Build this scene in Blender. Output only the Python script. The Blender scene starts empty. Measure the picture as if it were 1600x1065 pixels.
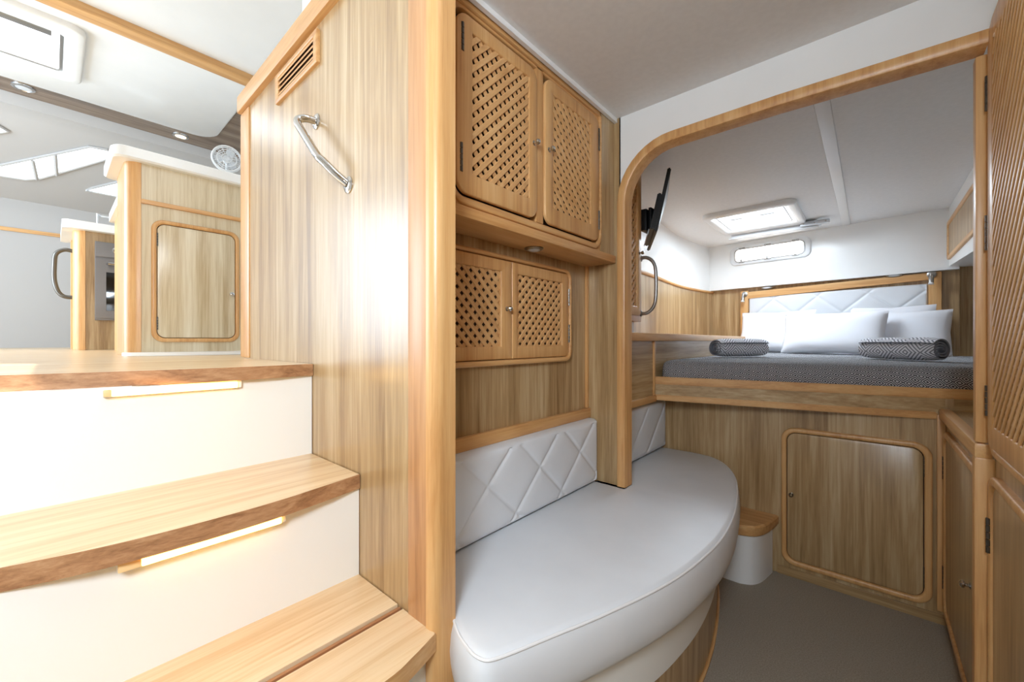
import bpy, bmesh, math, random
from mathutils import Vector, Matrix
random.seed(7)
S = bpy.context.scene
COL = S.collection
R = math.radians

# ------------------------------------------------------------------ camera, sky, light, exposure
cd = bpy.data.cameras.new('camera'); cam = bpy.data.objects.new('camera', cd); COL.objects.link(cam)
cam.location = (0, 0, 1.0); cam.rotation_euler = (R(90), 0, math.atan(559/634))
cd.sensor_width = 36; cd.lens = 634/1600*36; cd.clip_start = 0.03
S.camera = cam
w = bpy.data.worlds.new('sky'); S.world = w; w.use_nodes = True
bg = w.node_tree.nodes['Background']; bg.inputs[0].default_value = (0.68, 0.84, 1.0, 1); bg.inputs[1].default_value = 1.6
S.view_settings.view_transform = 'Standard'; S.view_settings.look = 'None'
S.view_settings.gamma = 1.0; S.view_settings.use_curve_mapping = False
S.view_settings.exposure = 0.52
S.cycles.use_denoising = True
S.cycles.max_bounces = 10; S.cycles.diffuse_bounces = 6; S.cycles.sample_clamp_indirect = 6
def area(name, loc, target, sx, sy, power, col):
    l = bpy.data.lights.new(name, 'AREA'); l.shape = 'RECTANGLE'; l.size = sx; l.size_y = sy; l.energy = power; l.color = col
    o = bpy.data.objects.new(name, l); COL.objects.link(o); o.location = loc
    o.rotation_euler = (Vector(target)-Vector(loc)).to_track_quat('-Z', 'Y').to_euler()
    return o
area('cockpit_door_daylight', (-3.95, -1.86, 1.80), (-3.3, 1.0, 1.7), 1.8, 1.6, 64, (0.72, 0.86, 1.0))
area('deck_window_daylight', (-0.55, 0.56, 2.35), (-1.6, -0.6, 0.9), 1.1, 0.7, 8, (0.78, 0.89, 1.0))
area('forward_hatch_daylight', (-0.58, 3.14, 1.80), (-0.58, 3.14, 0.0), 0.42, 0.42, 9, (0.76, 0.88, 1.0))
area('added_side_fill', (0.195, -0.40, 1.50), (-1.0, 0.35, 0.85), 0.62, 0.36, 29, (0.76, 0.88, 1.0))  # fill light added behind the camera, not a known port
sun = bpy.data.lights.new('sun', 'SUN'); sun.energy = 4; sun.angle = R(0.6); sun.color = (1, 0.97, 0.92)
so = bpy.data.objects.new('sun', sun); COL.objects.link(so)
so.rotation_euler = Vector((-0.60, -0.50, -1.0)).to_track_quat('-Z', 'Y').to_euler()

# ------------------------------------------------------------------ materials
def lin(c):
    return tuple(((v/255)/12.92 if v/255 <= 0.04045 else ((v/255+0.055)/1.055)**2.4) for v in c)+(1,)
def newmat(name):
    m = bpy.data.materials.new(name); m.use_nodes = True
    return m, m.node_tree.nodes, m.node_tree.links, m.node_tree.nodes['Principled BSDF']
def plain(name, col, rough=0.5, metal=0.0, noise=0.0, nscale=40, bump=0.0, coat=0.0, spec=0.5):
    m, N, L, b = newmat(name)
    b.inputs['Roughness'].default_value = rough; b.inputs['Metallic'].default_value = metal
    b.inputs['Coat Weight'].default_value = coat; b.inputs['Specular IOR Level'].default_value = spec
    b.inputs['Base Color'].default_value = lin(col)
    if noise or bump:
        tc = N.new('ShaderNodeTexCoord'); n = N.new('ShaderNodeTexNoise'); n.inputs['Scale'].default_value = nscale; n.inputs['Detail'].default_value = 4
        L.new(tc.outputs['Object'], n.inputs['Vector'])
        if noise:
            r = N.new('ShaderNodeValToRGB')
            c = lin(col)
            r.color_ramp.elements[0].color = tuple(v*(1-noise) for v in c[:3])+(1,); r.color_ramp.elements[1].color = tuple(min(1, v*(1+noise)) for v in c[:3])+(1,)
            r.color_ramp.elements[0].position = 0.35; r.color_ramp.elements[1].position = 0.65
            L.new(n.outputs['Fac'], r.inputs['Fac']); L.new(r.outputs['Color'], b.inputs['Base Color'])
        if bump:
            bp = N.new('ShaderNodeBump'); bp.inputs['Strength'].default_value = bump; bp.inputs['Distance'].default_value = 0.002
            L.new(n.outputs['Fac'], bp.inputs['Height']); L.new(bp.outputs['Normal'], b.inputs['Normal'])
    return m
def wood(name, dark, mid, light, axis='Z', rough=0.4, fine=55, broad=9, coat=0.15, stretch=0.035, bump=0.08):
    m, N, L, b = newmat(name)
    tc = N.new('ShaderNodeTexCoord'); oi = N.new('ShaderNodeObjectInfo')
    sc = N.new('ShaderNodeVectorMath'); sc.operation = 'SCALE'; sc.inputs['Scale'].default_value = 7.3
    cx = N.new('ShaderNodeCombineXYZ')
    for i in range(3): L.new(oi.outputs['Random'], cx.inputs[i])
    L.new(cx.outputs[0], sc.inputs[0])
    ad = N.new('ShaderNodeVectorMath'); ad.operation = 'ADD'
    L.new(tc.outputs['Object'], ad.inputs[0]); L.new(sc.outputs[0], ad.inputs[1])
    def noise(s, det, dist, st):
        mp = N.new('ShaderNodeMapping')
        v = [s, s, s]; v['XYZ'.index(axis)] = s*st
        mp.inputs['Scale'].default_value = v
        L.new(ad.outputs[0], mp.inputs['Vector'])
        n = N.new('ShaderNodeTexNoise'); n.inputs['Scale'].default_value = 1; n.inputs['Detail'].default_value = det
        n.inputs['Roughness'].default_value = 0.6; n.inputs['Distortion'].default_value = dist
        L.new(mp.outputs[0], n.inputs['Vector']); return n
    n1 = noise(fine*2.6, 4, 0.5, stretch); n2 = noise(broad, 5, 1.6, stretch*1.8); n3 = noise(fine*0.6, 3, 0.6, stretch*0.9)
    a = N.new('ShaderNodeMath'); a.operation = 'MULTIPLY'; a.inputs[1].default_value = 0.26; L.new(n1.outputs['Fac'], a.inputs[0])
    c = N.new('ShaderNodeMath'); c.operation = 'MULTIPLY_ADD'; c.inputs[1].default_value = 0.46; L.new(n2.outputs['Fac'], c.inputs[0]); L.new(a.outputs[0], c.inputs[2])
    d = N.new('ShaderNodeMath'); d.operation = 'MULTIPLY_ADD'; d.inputs[1].default_value = 0.28; L.new(n3.outputs['Fac'], d.inputs[0]); L.new(c.outputs[0], d.inputs[2])
    r = N.new('ShaderNodeValToRGB'); e = r.color_ramp.elements
    e[0].position = 0.38; e[0].color = lin(dark); e[1].position = 0.66; e[1].color = lin(light)
    k = e.new(0.50); k.color = lin(mid)
    L.new(d.outputs[0], r.inputs['Fac']); L.new(r.outputs['Color'], b.inputs['Base Color'])
    b.inputs['Roughness'].default_value = rough; b.inputs['Coat Weight'].default_value = coat; b.inputs['Coat Roughness'].default_value = 0.25
    bp = N.new('ShaderNodeBump'); bp.inputs['Strength'].default_value = bump; bp.inputs['Distance'].default_value = 0.001
    L.new(d.outputs[0], bp.inputs['Height']); L.new(bp.outputs['Normal'], b.inputs['Normal'])
    return m
def emis(name, col, strength, base=(230, 235, 240)):
    m, N, L, b = newmat(name)
    b.inputs['Base Color'].default_value = lin(base); b.inputs['Roughness'].default_value = 0.15
    b.inputs['Emission Color'].default_value = lin(col); b.inputs['Emission Strength'].default_value = strength
    return m
def zigzag(name, ca, cb, period, stripe, ratio=0.5, rough=0.9, ax='XYZ', coord='Object'):
    """woven chevron pattern: stripes that follow a triangle wave"""
    m, N, L, b = newmat(name)
    tc = N.new('ShaderNodeTexCoord'); sp = N.new('ShaderNodeSeparateXYZ'); L.new(tc.outputs[coord], sp.inputs[0])
    pp = N.new('ShaderNodeMath'); pp.operation = 'PINGPONG'; pp.inputs[1].default_value = period; L.new(sp.outputs[ax[0]], pp.inputs[0])
    s1 = N.new('ShaderNodeMath'); s1.operation = 'ADD'; L.new(sp.outputs[ax[1]], s1.inputs[0]); L.new(sp.outputs[ax[2]], s1.inputs[1])
    p2 = N.new('ShaderNodeMath'); p2.operation = 'PINGPONG'; p2.inputs[1].default_value = period*1.1; L.new(s1.outputs[0], p2.inputs[0])
    s2 = N.new('ShaderNodeMath'); s2.operation = 'ADD'; L.new(pp.outputs[0], s2.inputs[0]); L.new(p2.outputs[0], s2.inputs[1])
    dv = N.new('ShaderNodeMath'); dv.operation = 'DIVIDE'; dv.inputs[1].default_value = stripe; L.new(s2.outputs[0], dv.inputs[0])
    fr = N.new('ShaderNodeMath'); fr.operation = 'FRACT'; L.new(dv.outputs[0], fr.inputs[0])
    gt = N.new('ShaderNodeMath'); gt.operation = 'GREATER_THAN'; gt.inputs[1].default_value = ratio; L.new(fr.outputs[0], gt.inputs[0])
    mx = N.new('ShaderNodeMix'); mx.data_type = 'RGBA'; L.new(gt.outputs[0], mx.inputs[0])
    mx.inputs[6].default_value = lin(ca); mx.inputs[7].default_value = lin(cb)
    L.new(mx.outputs[2], b.inputs['Base Color']); b.inputs['Roughness'].default_value = rough
    b.inputs['Specular IOR Level'].default_value = 0.15
    return m
LD, LM, LL = (140, 108, 70), (176, 145, 102), (210, 187, 148)
M = {}
for ax in 'XYZ':
    M['lam'+ax] = wood('oak_laminate_'+ax, LD, LM, LL, ax, rough=0.33, coat=0.3)
    M['oak'+ax] = wood('solid_oak_'+ax, (192, 138, 82), (212, 162, 104), (226, 184, 128), ax, rough=0.38, fine=70, broad=14)
    M['tread'+ax] = wood('tread_oak_'+ax, (214, 176, 128), (230, 200, 158), (240, 218, 184), ax, rough=0.3, fine=50, broad=12, coat=0.2)
M['edge'] = wood('tread_end_grain', (136, 94, 62), (170, 124, 86), (196, 154, 114), 'Y', rough=0.45, fine=120, broad=30, stretch=0.2)
M['lamlitZ'] = wood('brightly_lit_laminate', (186, 164, 128), (212, 196, 164), (232, 222, 198), 'Z', rough=0.33, coat=0.3)  # same laminate lightened in colour for the strong daylight on the near cabinet
M['board'] = wood('darker_oak_board', (166, 116, 74), (190, 140, 94), (206, 160, 114), 'Z', rough=0.36)
M['hinge'] = plain('dark_hinge_steel', (110, 106, 100), 0.3, 1.0)
M['ovensteel'] = plain('grey_oven_steel', (128, 124, 122), 0.45, 0.55)
M['dark'] = plain('painted_interior_shade', (58, 36, 20), 0.8)  # shade behind slats and louvres, painted as a dark brown
M['gap'] = plain('shadow_gap', (48, 30, 18), 0.8)
M['white'] = plain('white_gelcoat', (240, 241, 240), 0.28, noise=0.015, nscale=5, coat=0.1)
M['liner'] = plain('headliner_vinyl', (232, 233, 233), 0.6, noise=0.02, nscale=60, bump=0.1)
M['riser'] = plain('cream_riser', (240, 239, 234), 0.3, bump=0.05, nscale=90)
M['grey'] = plain('grey_gelcoat', (186, 184, 182), 0.4)
M['vinyl'] = plain('white_leatherette', (222, 225, 229), 0.42, noise=0.02, nscale=8, bump=0.06)
M['chrome'] = plain('polished_steel', (196, 196, 196), 0.10, 1.0)
M['steel'] = plain('brushed_steel', (170, 168, 165), 0.35, 1.0)
M['brass'] = plain('dull_nickel', (150, 142, 128), 0.3, 1.0)
M['black'] = plain('black_plastic', (14, 14, 15), 0.35)
M['carpet'] = plain('beige_carpet', (158, 148, 134), 0.95, noise=0.16, nscale=260, bump=0.8, spec=0.1)
M['linen'] = plain('white_cotton', (238, 240, 246), 0.85, bump=0.15, nscale=25, spec=0.2)
M['hatchglass'] = emis('daylit_hatch_glass', (235, 245, 255), 2.2)
M['portglass'] = emis('daylit_port_glass', (255, 252, 246), 2.6)
M['windglass'] = emis('daylit_windscreen_glass', (225, 243, 255), 2.0)
M['led'] = emis('warm_light_diffuser', (255, 190, 80), 8)
M['ledoff'] = plain('warm_diffuser_end', (240, 205, 150), 0.3)
M['lens'] = emis('lamp_lens', (255, 220, 160), 2.5)
M['lensoff'] = plain('frosted_lens', (205, 210, 215), 0.2)
M['cover'] = zigzag('dark_woven_bedcover', (72, 72, 76), (196, 197, 200), 0.016, 0.0080, 0.60)
M['towelA'] = zigzag('grey_striped_towel', (134, 136, 144), (232, 232, 238), 0.06, 0.016, 0.45, coord='UV')
M['piping'] = plain('white_piping', (232, 232, 232), 0.5)
M['ovenglass'] = plain('black_oven_glass', (10, 10, 12), 0.08)
M['plastic'] = plain('white_plastic', (228, 230, 232), 0.35)
M['copper'] = plain('brown_anti_slip_strip', (172, 120, 80), 0.5)
M['rubber'] = plain('dark_rubber', (40, 34, 30), 0.7)

# ------------------------------------------------------------------ builders
def wloc(o):
    v = Vector((0, 0, 0))
    while o is not None:
        v = v + Vector(o.location); o = o.parent
    return v
def setp(o, label=None, cat=None, group=None, kind=None):
    if label: o['label'] = label
    if cat: o['category'] = cat
    if group: o['group'] = group
    if kind: o['kind'] = kind
    return o
def mk(name, bm, mat, parent=None, local=False, smooth=35, mats=None):
    if parent is not None and not local:
        off = wloc(parent); bmesh.ops.translate(bm, verts=bm.verts, vec=-off)
    bmesh.ops.recalc_face_normals(bm, faces=bm.faces)
    me = bpy.data.meshes.new(name); bm.to_mesh(me); bm.free()
    for mm in (mats or [mat]): me.materials.append(M[mm] if isinstance(mm, str) else mm)
    if smooth:
        for p in me.polygons: p.use_smooth = True
        me.set_sharp_from_angle(angle=R(smooth))
    o = bpy.data.objects.new(name, me); COL.objects.link(o)
    if parent is not None: o.parent = parent
    return o
def thing(name, label, cat, loc=(0, 0, 0), rz=0, group=None):
    o = bpy.data.objects.new(name, None); COL.objects.link(o); o.location = loc; o.rotation_euler = (0, 0, rz)
    o.empty_display_size = 0.05
    return setp(o, label, cat, group)
def _box(bm, x0, x1, y0, y1, z0, z1, bev=0.0, seg=2):
    t = bmesh.new()
    bmesh.ops.create_cube(t, size=1)
    bmesh.ops.scale(t, verts=t.verts, vec=(x1-x0, y1-y0, z1-z0))
    bmesh.ops.translate(t, verts=t.verts, vec=((x0+x1)/2, (y0+y1)/2, (z0+z1)/2))
    if bev: bmesh.ops.bevel(t, geom=t.edges[:], offset=bev, segments=seg, affect='EDGES', profile=0.6)
    me = bpy.data.meshes.new('t'); t.to_mesh(me); t.free(); bm.from_mesh(me); bpy.data.meshes.remove(me)
def box(name, mat, parent, x0, x1, y0, y1, z0, z1, bev=0.0, local=False, seg=2):
    bm = bmesh.new(); _box(bm, x0, x1, y0, y1, z0, z1, bev, seg)
    return mk(name, bm, mat, parent, local)
def mp(plane, a, b, d):
    """plane 'X+': a=Y b=Z, d out along +X ; 'Y-': a=X b=Z, d out along -Y ; 'Z-': a=X b=Y d down ; 'Z+' up"""
    ax, base = plane
    if ax == 'X+': return (base+d, a, b)
    if ax == 'X-': return (base-d, a, b)
    if ax == 'Y-': return (a, base-d, b)
    if ax == 'Y+': return (a, base+d, b)
    if ax == 'Z-': return (a, b, base-d)
    return (a, b, base+d)
def rr(a0, a1, b0, b1, r, n=7):
    if not isinstance(r, (tuple, list)): r = (r,)*4      # corners: (a1,b1) (a0,b1) (a0,b0) (a1,b0)
    out = []
    for k, (ca, cb) in enumerate(((a1, b1), (a0, b1), (a0, b0), (a1, b0))):
        q = max(r[k], 1e-5); sa = -1 if ca == a1 else 1; sb = -1 if cb == b1 else 1
        for i in range(n+1):
            t = R(90*k+90*i/n)
            out.append((ca+sa*q+q*math.cos(t), cb+sb*q+q*math.sin(t)))
    return out
def loops(bm, plane, ls, close=True, cap0=False, cap1=False):
    """ls: list of (points2d, depth); equal counts; bridges successive loops"""
    vs = []
    for pts, d in ls: vs.append([bm.verts.new(mp(plane, a, b, d)) for a, b in pts])
    n = len(vs[0])
    for i in range(len(vs)-1):
        for k in range(n):
            bm.faces.new((vs[i][k], vs[i][(k+1) % n], vs[i+1][(k+1) % n], vs[i+1][k]))
    if cap0: bm.faces.new(vs[0])
    if cap1: bm.faces.new(vs[-1])
def ring(name, mat, parent, plane, o, i, ro, ri, d0, d1, bev=0.004, local=False):
    """frame between two rounded rectangles o=(a0,a1,b0,b1) and i"""
    def sh(q, s, r): return rr(q[0]+s, q[1]-s, q[2]+s, q[3]-s, [max(x-s, 0) for x in (r if isinstance(r, (tuple, list)) else (r,)*4)])
    bm = bmesh.new(); h = bev*0.35
    ls = [(sh(o, 0, ro), d0), (sh(o, 0, ro), d1-bev), (sh(o, h, ro), d1-h), (sh(o, bev, ro), d1),
          (sh(i, -bev, ri), d1), (sh(i, -h, ri), d1-h), (sh(i, 0, ri), d1-bev), (sh(i, 0, ri), d0), (sh(o, 0, ro), d0)]
    loops(bm, plane, ls); bmesh.ops.remove_doubles(bm, verts=bm.verts, dist=1e-6)
    return mk(name, bm, mat, parent, local)
def plate(name, mat, parent, plane, o, r, d0, d1, bev=0.003, local=False):
    def sh(s): return rr(o[0]+s, o[1]-s, o[2]+s, o[3]-s, [max(x-s, 0) for x in (r if isinstance(r, (tuple, list)) else (r,)*4)])
    bm = bmesh.new()
    loops(bm, plane, [(sh(0), d0), (sh(0), d1-bev), (sh(bev*0.35), d1-bev*0.35), (sh(bev), d1)], cap0=True, cap1=True)
    bmesh.ops.remove_doubles(bm, verts=bm.verts, dist=1e-6)
    return mk(name, bm, mat, parent, local)
def catmull(pts, n=6, closed=False):
    P = [Vector(p) for p in pts]; out = []; L_ = len(P)
    rng = range(L_) if closed else range(L_-1)
    for i in rng:
        if closed: p0, p1, p2, p3 = P[(i-1) % L_], P[i], P[(i+1) % L_], P[(i+2) % L_]
        else: p0, p1, p2, p3 = P[max(i-1, 0)], P[i], P[i+1], P[min(i+2, L_-1)]
        for k in range(n):
            t = k/n
            out.append(0.5*((2*p1)+(-p0+p2)*t+(2*p0-5*p1+4*p2-p3)*t*t+(-p0+3*p1-3*p2+p3)*t**3))
    if not closed: out.append(P[-1])
    return out
def tube(bm, pts, r, n=10, closed=False, cap=True):
    pts = [Vector(p) for p in pts]; L_ = len(pts); rings = []
    up = None
    for i, p in enumerate(pts):
        if closed: t = (pts[(i+1) % L_]-pts[i-1]).normalized()
        else: t = (pts[min(i+1, L_-1)]-pts[max(i-1, 0)]).normalized()
        if up is None:
            up = Vector((0, 0, 1)) if abs(t.z) < 0.9 else Vector((1, 0, 0))
        u = (up-t*up.dot(t)).normalized(); v = t.cross(u); up = u
        rad = r[i] if isinstance(r, (list, tuple)) else r
        rings.append([bm.verts.new(p+(u*math.cos(2*math.pi*k/n)+v*math.sin(2*math.pi*k/n))*rad) for k in range(n)])
    for i in range(L_ if closed else L_-1):
        A, B = rings[i], rings[(i+1) % L_]
        for k in range(n): bm.faces.new((A[k], A[(k+1) % n], B[(k+1) % n], B[k]))
    if cap and not closed: bm.faces.new(rings[0]); bm.faces.new(rings[-1])
def tub(name, mat, parent, pts, r, n=10, closed=False, local=False):
    bm = bmesh.new(); tube(bm, pts, r, n, closed); return mk(name, bm, mat, parent, local)
def disc(name, mat, parent, c, axis, prof, n=20, local=False):
    """lathe: prof list of (radius, height) along axis through c"""
    a = Vector(axis).normalized(); u = a.orthogonal().normalized(); v = a.cross(u); c = Vector(c)
    bm = bmesh.new(); rings = []
    for r, h in prof:
        if r < 1e-6: rings.append([bm.verts.new(c+a*h)])
        else: rings.append([bm.verts.new(c+a*h+(u*math.cos(2*math.pi*k/n)+v*math.sin(2*math.pi*k/n))*r) for k in range(n)])
    for A, B in zip(rings, rings[1:]):
        for k in range(n):
            if len(A) == 1: bm.faces.new((A[0], B[k], B[(k+1) % n]))
            elif len(B) == 1: bm.faces.new((A[k], A[(k+1) % n], B[0]))
            else: bm.faces.new((A[k], A[(k+1) % n], B[(k+1) % n], B[k]))
    if len(rings[0]) > 1: bm.faces.new(rings[0])
    if len(rings[-1]) > 1: bm.faces.new(rings[-1])
    return mk(name, bm, mat, parent, local)
def prism(name, mat, parent, pts, z0, z1, bev=0.0, local=False, mats=None, sidemat=None):
    bm = bmesh.new()
    lo = [bm.verts.new((x, y, z0)) for x, y in pts]; hi = [bm.verts.new((x, y, z1)) for x, y in pts]
    bm.faces.new(lo); tf = bm.faces.new(hi); n = len(pts)
    for k in range(n): bm.faces.new((lo[k], lo[(k+1) % n], hi[(k+1) % n], hi[k]))
    if bev:
        bmesh.ops.bevel(bm, geom=[e for e in tf.edges], offset=bev, segments=3, affect='EDGES', profile=0.6)
    bm.normal_update()
    if sidemat is not None:
        for f in bm.faces: f.material_index = 0 if abs(f.normal.z) > 0.8 else sidemat
    return mk(name, bm, mat, parent, local, mats=mats)
def knob(parent, c, axis, s=1.0, mat='chrome', name='knob'):
    return disc(name, mat, parent, c, axis, [(0.0075*s, 0), (0.0075*s, .002), (0.004*s, .004), (0.004*s, .010), (0.0085*s, .013), (0.0085*s, .017), (0.005*s, .021), (0, .022)], 16)
def hinge(parent, plane, a, b0, b1, d=0.006, w=0.0045):
    ax, base = plane
    bm = bmesh.new(); k = 5; h = (b1-b0)/k
    for i in range(k):
        tube(bm, [mp(plane, a, b0+i*h+.0008, d), mp(plane, a, b0+(i+1)*h-.0008, d)], w, 10)
    return mk('hinge', bm, 'hinge', parent)

_unit = {}
def slat_mesh(wd, th, mat):
    k = (wd, th, mat)
    if k not in _unit:
        bm = bmesh.new(); _box(bm, -.5, .5, -wd/2, wd/2, -th/2, th/2)
        es = [e for e in bm.edges if abs(e.verts[0].co.x-e.verts[1].co.x) > .5 and e.verts[0].co.z > 0]
        bmesh.ops.bevel(bm, geom=es, offset=th*0.35, segments=1, affect='EDGES')
        me = bpy.data.meshes.new('slat'); bm.to_mesh(me); bm.free(); me.materials.append(M[mat]); _unit[k] = me
    return _unit[k]
def lattice(parent, plane, rect, pitch, wd, th, dfront, front_up, mat='slatX', back=None):
    """diagonal slats in two crossing layers inside rect; each slat is its own object"""
    a0, a1, b0, b1 = rect; off = wloc(parent)
    nrm = Vector(mp(plane, 0, 0, 1))-Vector(mp(plane, 0, 0, 0))
    me = slat_mesh(wd, th, mat)
    step = pitch*math.sqrt(2)
    for layer in (0, 1):
        up = front_up if layer == 0 else not front_up
        s = 1 if up else -1
        d = dfront-layer*(th*1.02 if back is None else back)
        # lines b - s*a = c
        cs = [b-s*a for a in (a0, a1) for b in (b0, b1)]
        c = min(cs)+step*(0.5 if layer == 0 else 0.35)
        while c < max(cs):
            p = []
            lo = a0; hi = a1
            # b = s*a + c within b0..b1
            if s > 0: lo = max(lo, b0-c); hi = min(hi, b1-c)
            else: lo = max(lo, c-b1); hi = min(hi, c-b0)
            if hi-lo > 0.004:
                e = 0.0035
                lo -= e; hi += e
                A = Vector(mp(plane, lo, s*lo+c, d)); B = Vector(mp(plane, hi, s*hi+c, d))
                x = (B-A).normalized(); y = nrm.cross(x)
                mat4 = Matrix((x, y, nrm)).transposed().to_4x4()
                o = bpy.data.objects.new('slat', me); COL.objects.link(o); o.parent = parent
                o.matrix_local = Matrix.Translation((A+B)/2-off) @ mat4 @ Matrix.Diagonal(((B-A).length, 1, 1, 1))
            c += step
M['slatX'] = wood('slat_oak', (200, 148, 92), (216, 168, 112), (228, 186, 132), 'X', rough=0.42, fine=90, broad=25)

def padded(name, parent, plane, rect, thick, stitch, r=0.02, step=0.005, mat='vinyl', gw=1.0, local=False):
    """upholstered panel with sewn lines: stitch(a,b) -> distance to the nearest seam"""
    a0, a1, b0, b1 = rect; na = max(4, int((a1-a0)/step)); nb = max(4, int((b1-b0)/step))
    bm = bmesh.new(); g = []
    for i in range(na+1):
        row = []
        for j in range(nb+1):
            a = a0+(a1-a0)*i/na; b = b0+(b1-b0)*j/nb
            e = min(a-a0, a1-a, b-b0, b1-b)
            d = thick if e > r else thick-r+math.sqrt(max(0, r*r-(r-e)**2))
            ds = stitch(a, b)
            if e > r*0.6: d -= 0.005*math.exp(-(ds/(0.0045*gw))**2)+0.003*math.exp(-(ds/(0.02*gw))**2)
            row.append(bm.verts.new(mp(plane, a, b, d)))
        g.append(row)
    for i in range(na):
        for j in range(nb): bm.faces.new((g[i][j], g[i+1][j], g[i+1][j+1], g[i][j+1]))
    edge = [g[i][0] for i in range(na+1)]+[g[na][j] for j in range(1, nb+1)]+[g[i][nb] for i in range(na-1, -1, -1)]+[g[0][j] for j in range(nb-1, 0, -1)]
    back = []
    for v in edge:
        c = v.co.copy(); ax = 'XYZ'.index(plane[0][0]); c[ax] = plane[1]; back.append(bm.verts.new(c))
    n = len(edge)
    for k in range(n): bm.faces.new((edge[k], edge[(k+1) % n], back[(k+1) % n], back[k]))
    bm.faces.new(back)
    return mk(name, bm, mat, parent, local, smooth=50)
def dia(p, sl, a0, b0, which=(True, True)):
    L_ = math.sqrt(1+sl*sl)
    def f(a, b):
        d = 9
        if which[0]:
            u = ((b-b0)-sl*(a-a0))/sl; u = abs((u+p/2) % p-p/2); d = min(d, u*sl/L_)
        if which[1]:
            u = ((b-b0)+sl*(a-a0))/sl; u = abs((u+p/2) % p-p/2); d = min(d, u*sl/L_)
        return d
    return f

def nearer(root, f=0.8):
    """bring a finished thing nearer: uniform scale about the point (0,0,1) (sizes were measured at another range)"""
    if isinstance(root, (list, tuple)):
        for r_ in root: nearer(r_, f)
        return
    c = Vector((0, 0, 1)); done = set()
    def go(o, top):
        if o.type == 'MESH' and o.data.name not in done:
            done.add(o.data.name); empty_root = root.type == 'EMPTY'
            for v in o.data.vertices: v.co = v.co*f if empty_root else c+(v.co-c)*f
        if not top: o.location = Vector(o.location)*f
        for ch in o.children: go(ch, False)
    if root.type == 'EMPTY': root.location = c+(Vector(root.location)-c)*f
    go(root, True)

# ================================================================== SETTING
struct = lambda o, label: setp(o, label, None, None, 'structure')
struct(box('floor', 'carpet', None, -1.2, 0.24, -1.95, 2.10, -0.04, 0.0), 'beige speckled carpet of the lower cabin')
# saloon sole (upper floor) with its oak nosing belongs to the stairs
struct(box('floor_saloon', 'treadY', None, -6.1, -1.40, -1.9, 3.2, 0.86, 0.935), 'pale oak floor of the raised saloon')
# hull side wall behind the settee
struct(box('wall_left', 'lamZ', None, -0.87, -0.84, 0.53, 1.415, 0, 1.293), 'oak laminate panelling behind the settee')
struct(box('trim_1', 'oakY', None, -0.84, -0.822, 0.53, 1.405, 0.700, 0.738, .004), 'oak rail above the settee backrest')
struct(box('trim_2', 'oakZ', None, -0.84, -0.828, 1.384, 1.397, 0.738, 1.293, .003), 'thin oak corner strip beside the arch')
# partition between stairs and cabin (faces -Y)
M['lamgloss'] = wood('glossy_oak_laminate', LD, LM, LL, 'Z', rough=0.3, coat=0.5)
pt = struct(box('wall_partition', 'lamgloss', None, -2.215, -0.875, 0.6, 0.63, -0.25, 2.08), 'tall oak laminate partition beside the stairs')
box('cap_rail', 'oakX', pt, -2.25, -0.7625, 0.578, 0.655, 2.075, 2.155, .010)
box('end_post', 'oakZ', pt, -2.25, -2.125, 0.592, 0.64, 0.922, 2.076, .012)
po = struct(box('trim_3', 'board', None, -0.875, -0.795, 0.594, 0.655, -0.25, 2.075, .004), 'broad oak post at the end of the partition')
bm = bmesh.new()
pr = [(-0.797, 0.592)]+[(-0.787+0.0245*math.cos(t), 0.6165-0.0245*math.sin(t)) for t in [R(a) for a in range(90, -1, -10)]]+[(-0.7625, 0.655), (-0.797, 0.655)]
lo = [bm.verts.new((x, y, -0.25)) for x, y in pr]; hi = [bm.verts.new((x, y, 2.075)) for x, y in pr]
bm.faces.new(lo); bm.faces.new(hi)
for k in range(len(pr)): bm.faces.new((lo[k], lo[(k+1) % len(pr)], hi[(k+1) % len(pr)], hi[k]))
mk('bullnose', bm, 'oakZ', po)
nearer([pt, po])
# ceilings
struct(box('ceiling', 'liner', None, -1.3, 0.9, 0.50, 4.1, 1.83, 1.87), 'pale vinyl headliner over the cabin')
struct(box('ceiling_seam', 'white', None, -0.148, -0.102, 1.47, 3.88, 1.826, 1.831, .004), 'raised joint strip along the berth headliner')
wa = struct(box('wall_above_cabin', 'liner', None, -1.3, 0.9, 0.506, 0.54, 1.83, 1.93), 'white fascia and deck window surround above the cabin headliner')
box('upper_surround', 'liner', wa, -1.3, 0.9, 0.506, 0.54, 2.72, 2.9)
box('side_surround', 'liner', wa, 0.2, 0.9, 0.506, 0.54, 1.93, 2.72)
box('side_surround', 'liner', wa, -1.3, -1.15, 0.506, 0.54, 1.93, 2.72)
# corner bead of the cabin ceiling over the cupboards
struct(box('trim_4', 'white', None, -0.72, -0.708, 0.53, 1.40, 1.815, 1.83), 'white bead along the top of the wall cupboards')
# arch bulkhead
struct(box('wall_arch_stub', 'lamZ', None, -0.84, -0.695, 1.398, 1.420, 0, 1.83), 'oak laminate return beside the arch')
bm = bmesh.new()
arcL = [(-0.70, 1.30), (-0.685, 1.30)]
cx_, cz_, rad = -0.505, 1.505, 0.185
arc = [(cx_-rad, 1.30)]+[(cx_+rad*math.cos(R(a)), cz_+rad*math.sin(R(a))) for a in range(180, 89, -9)]+[(0.215, 1.69)]
top = [(-0.70, 1.30)]+[(-0.70, 1.30+0.53*i/5) for i in range(1, 6)]+[(-0.70+(i)*0.10, 1.83) for i in range(1, 6)]+[(0.215, 1.83)]
n = len(arc)
ty = [top[min(i, len(top)-1)] for i in range(n)]
ty[-1] = (0.215, 1.83)
F_ = [bm.verts.new((a, 1.398, b)) for a, b in arc]; T_ = [bm.verts.new((a, 1.398, b)) for a, b in ty]
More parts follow.
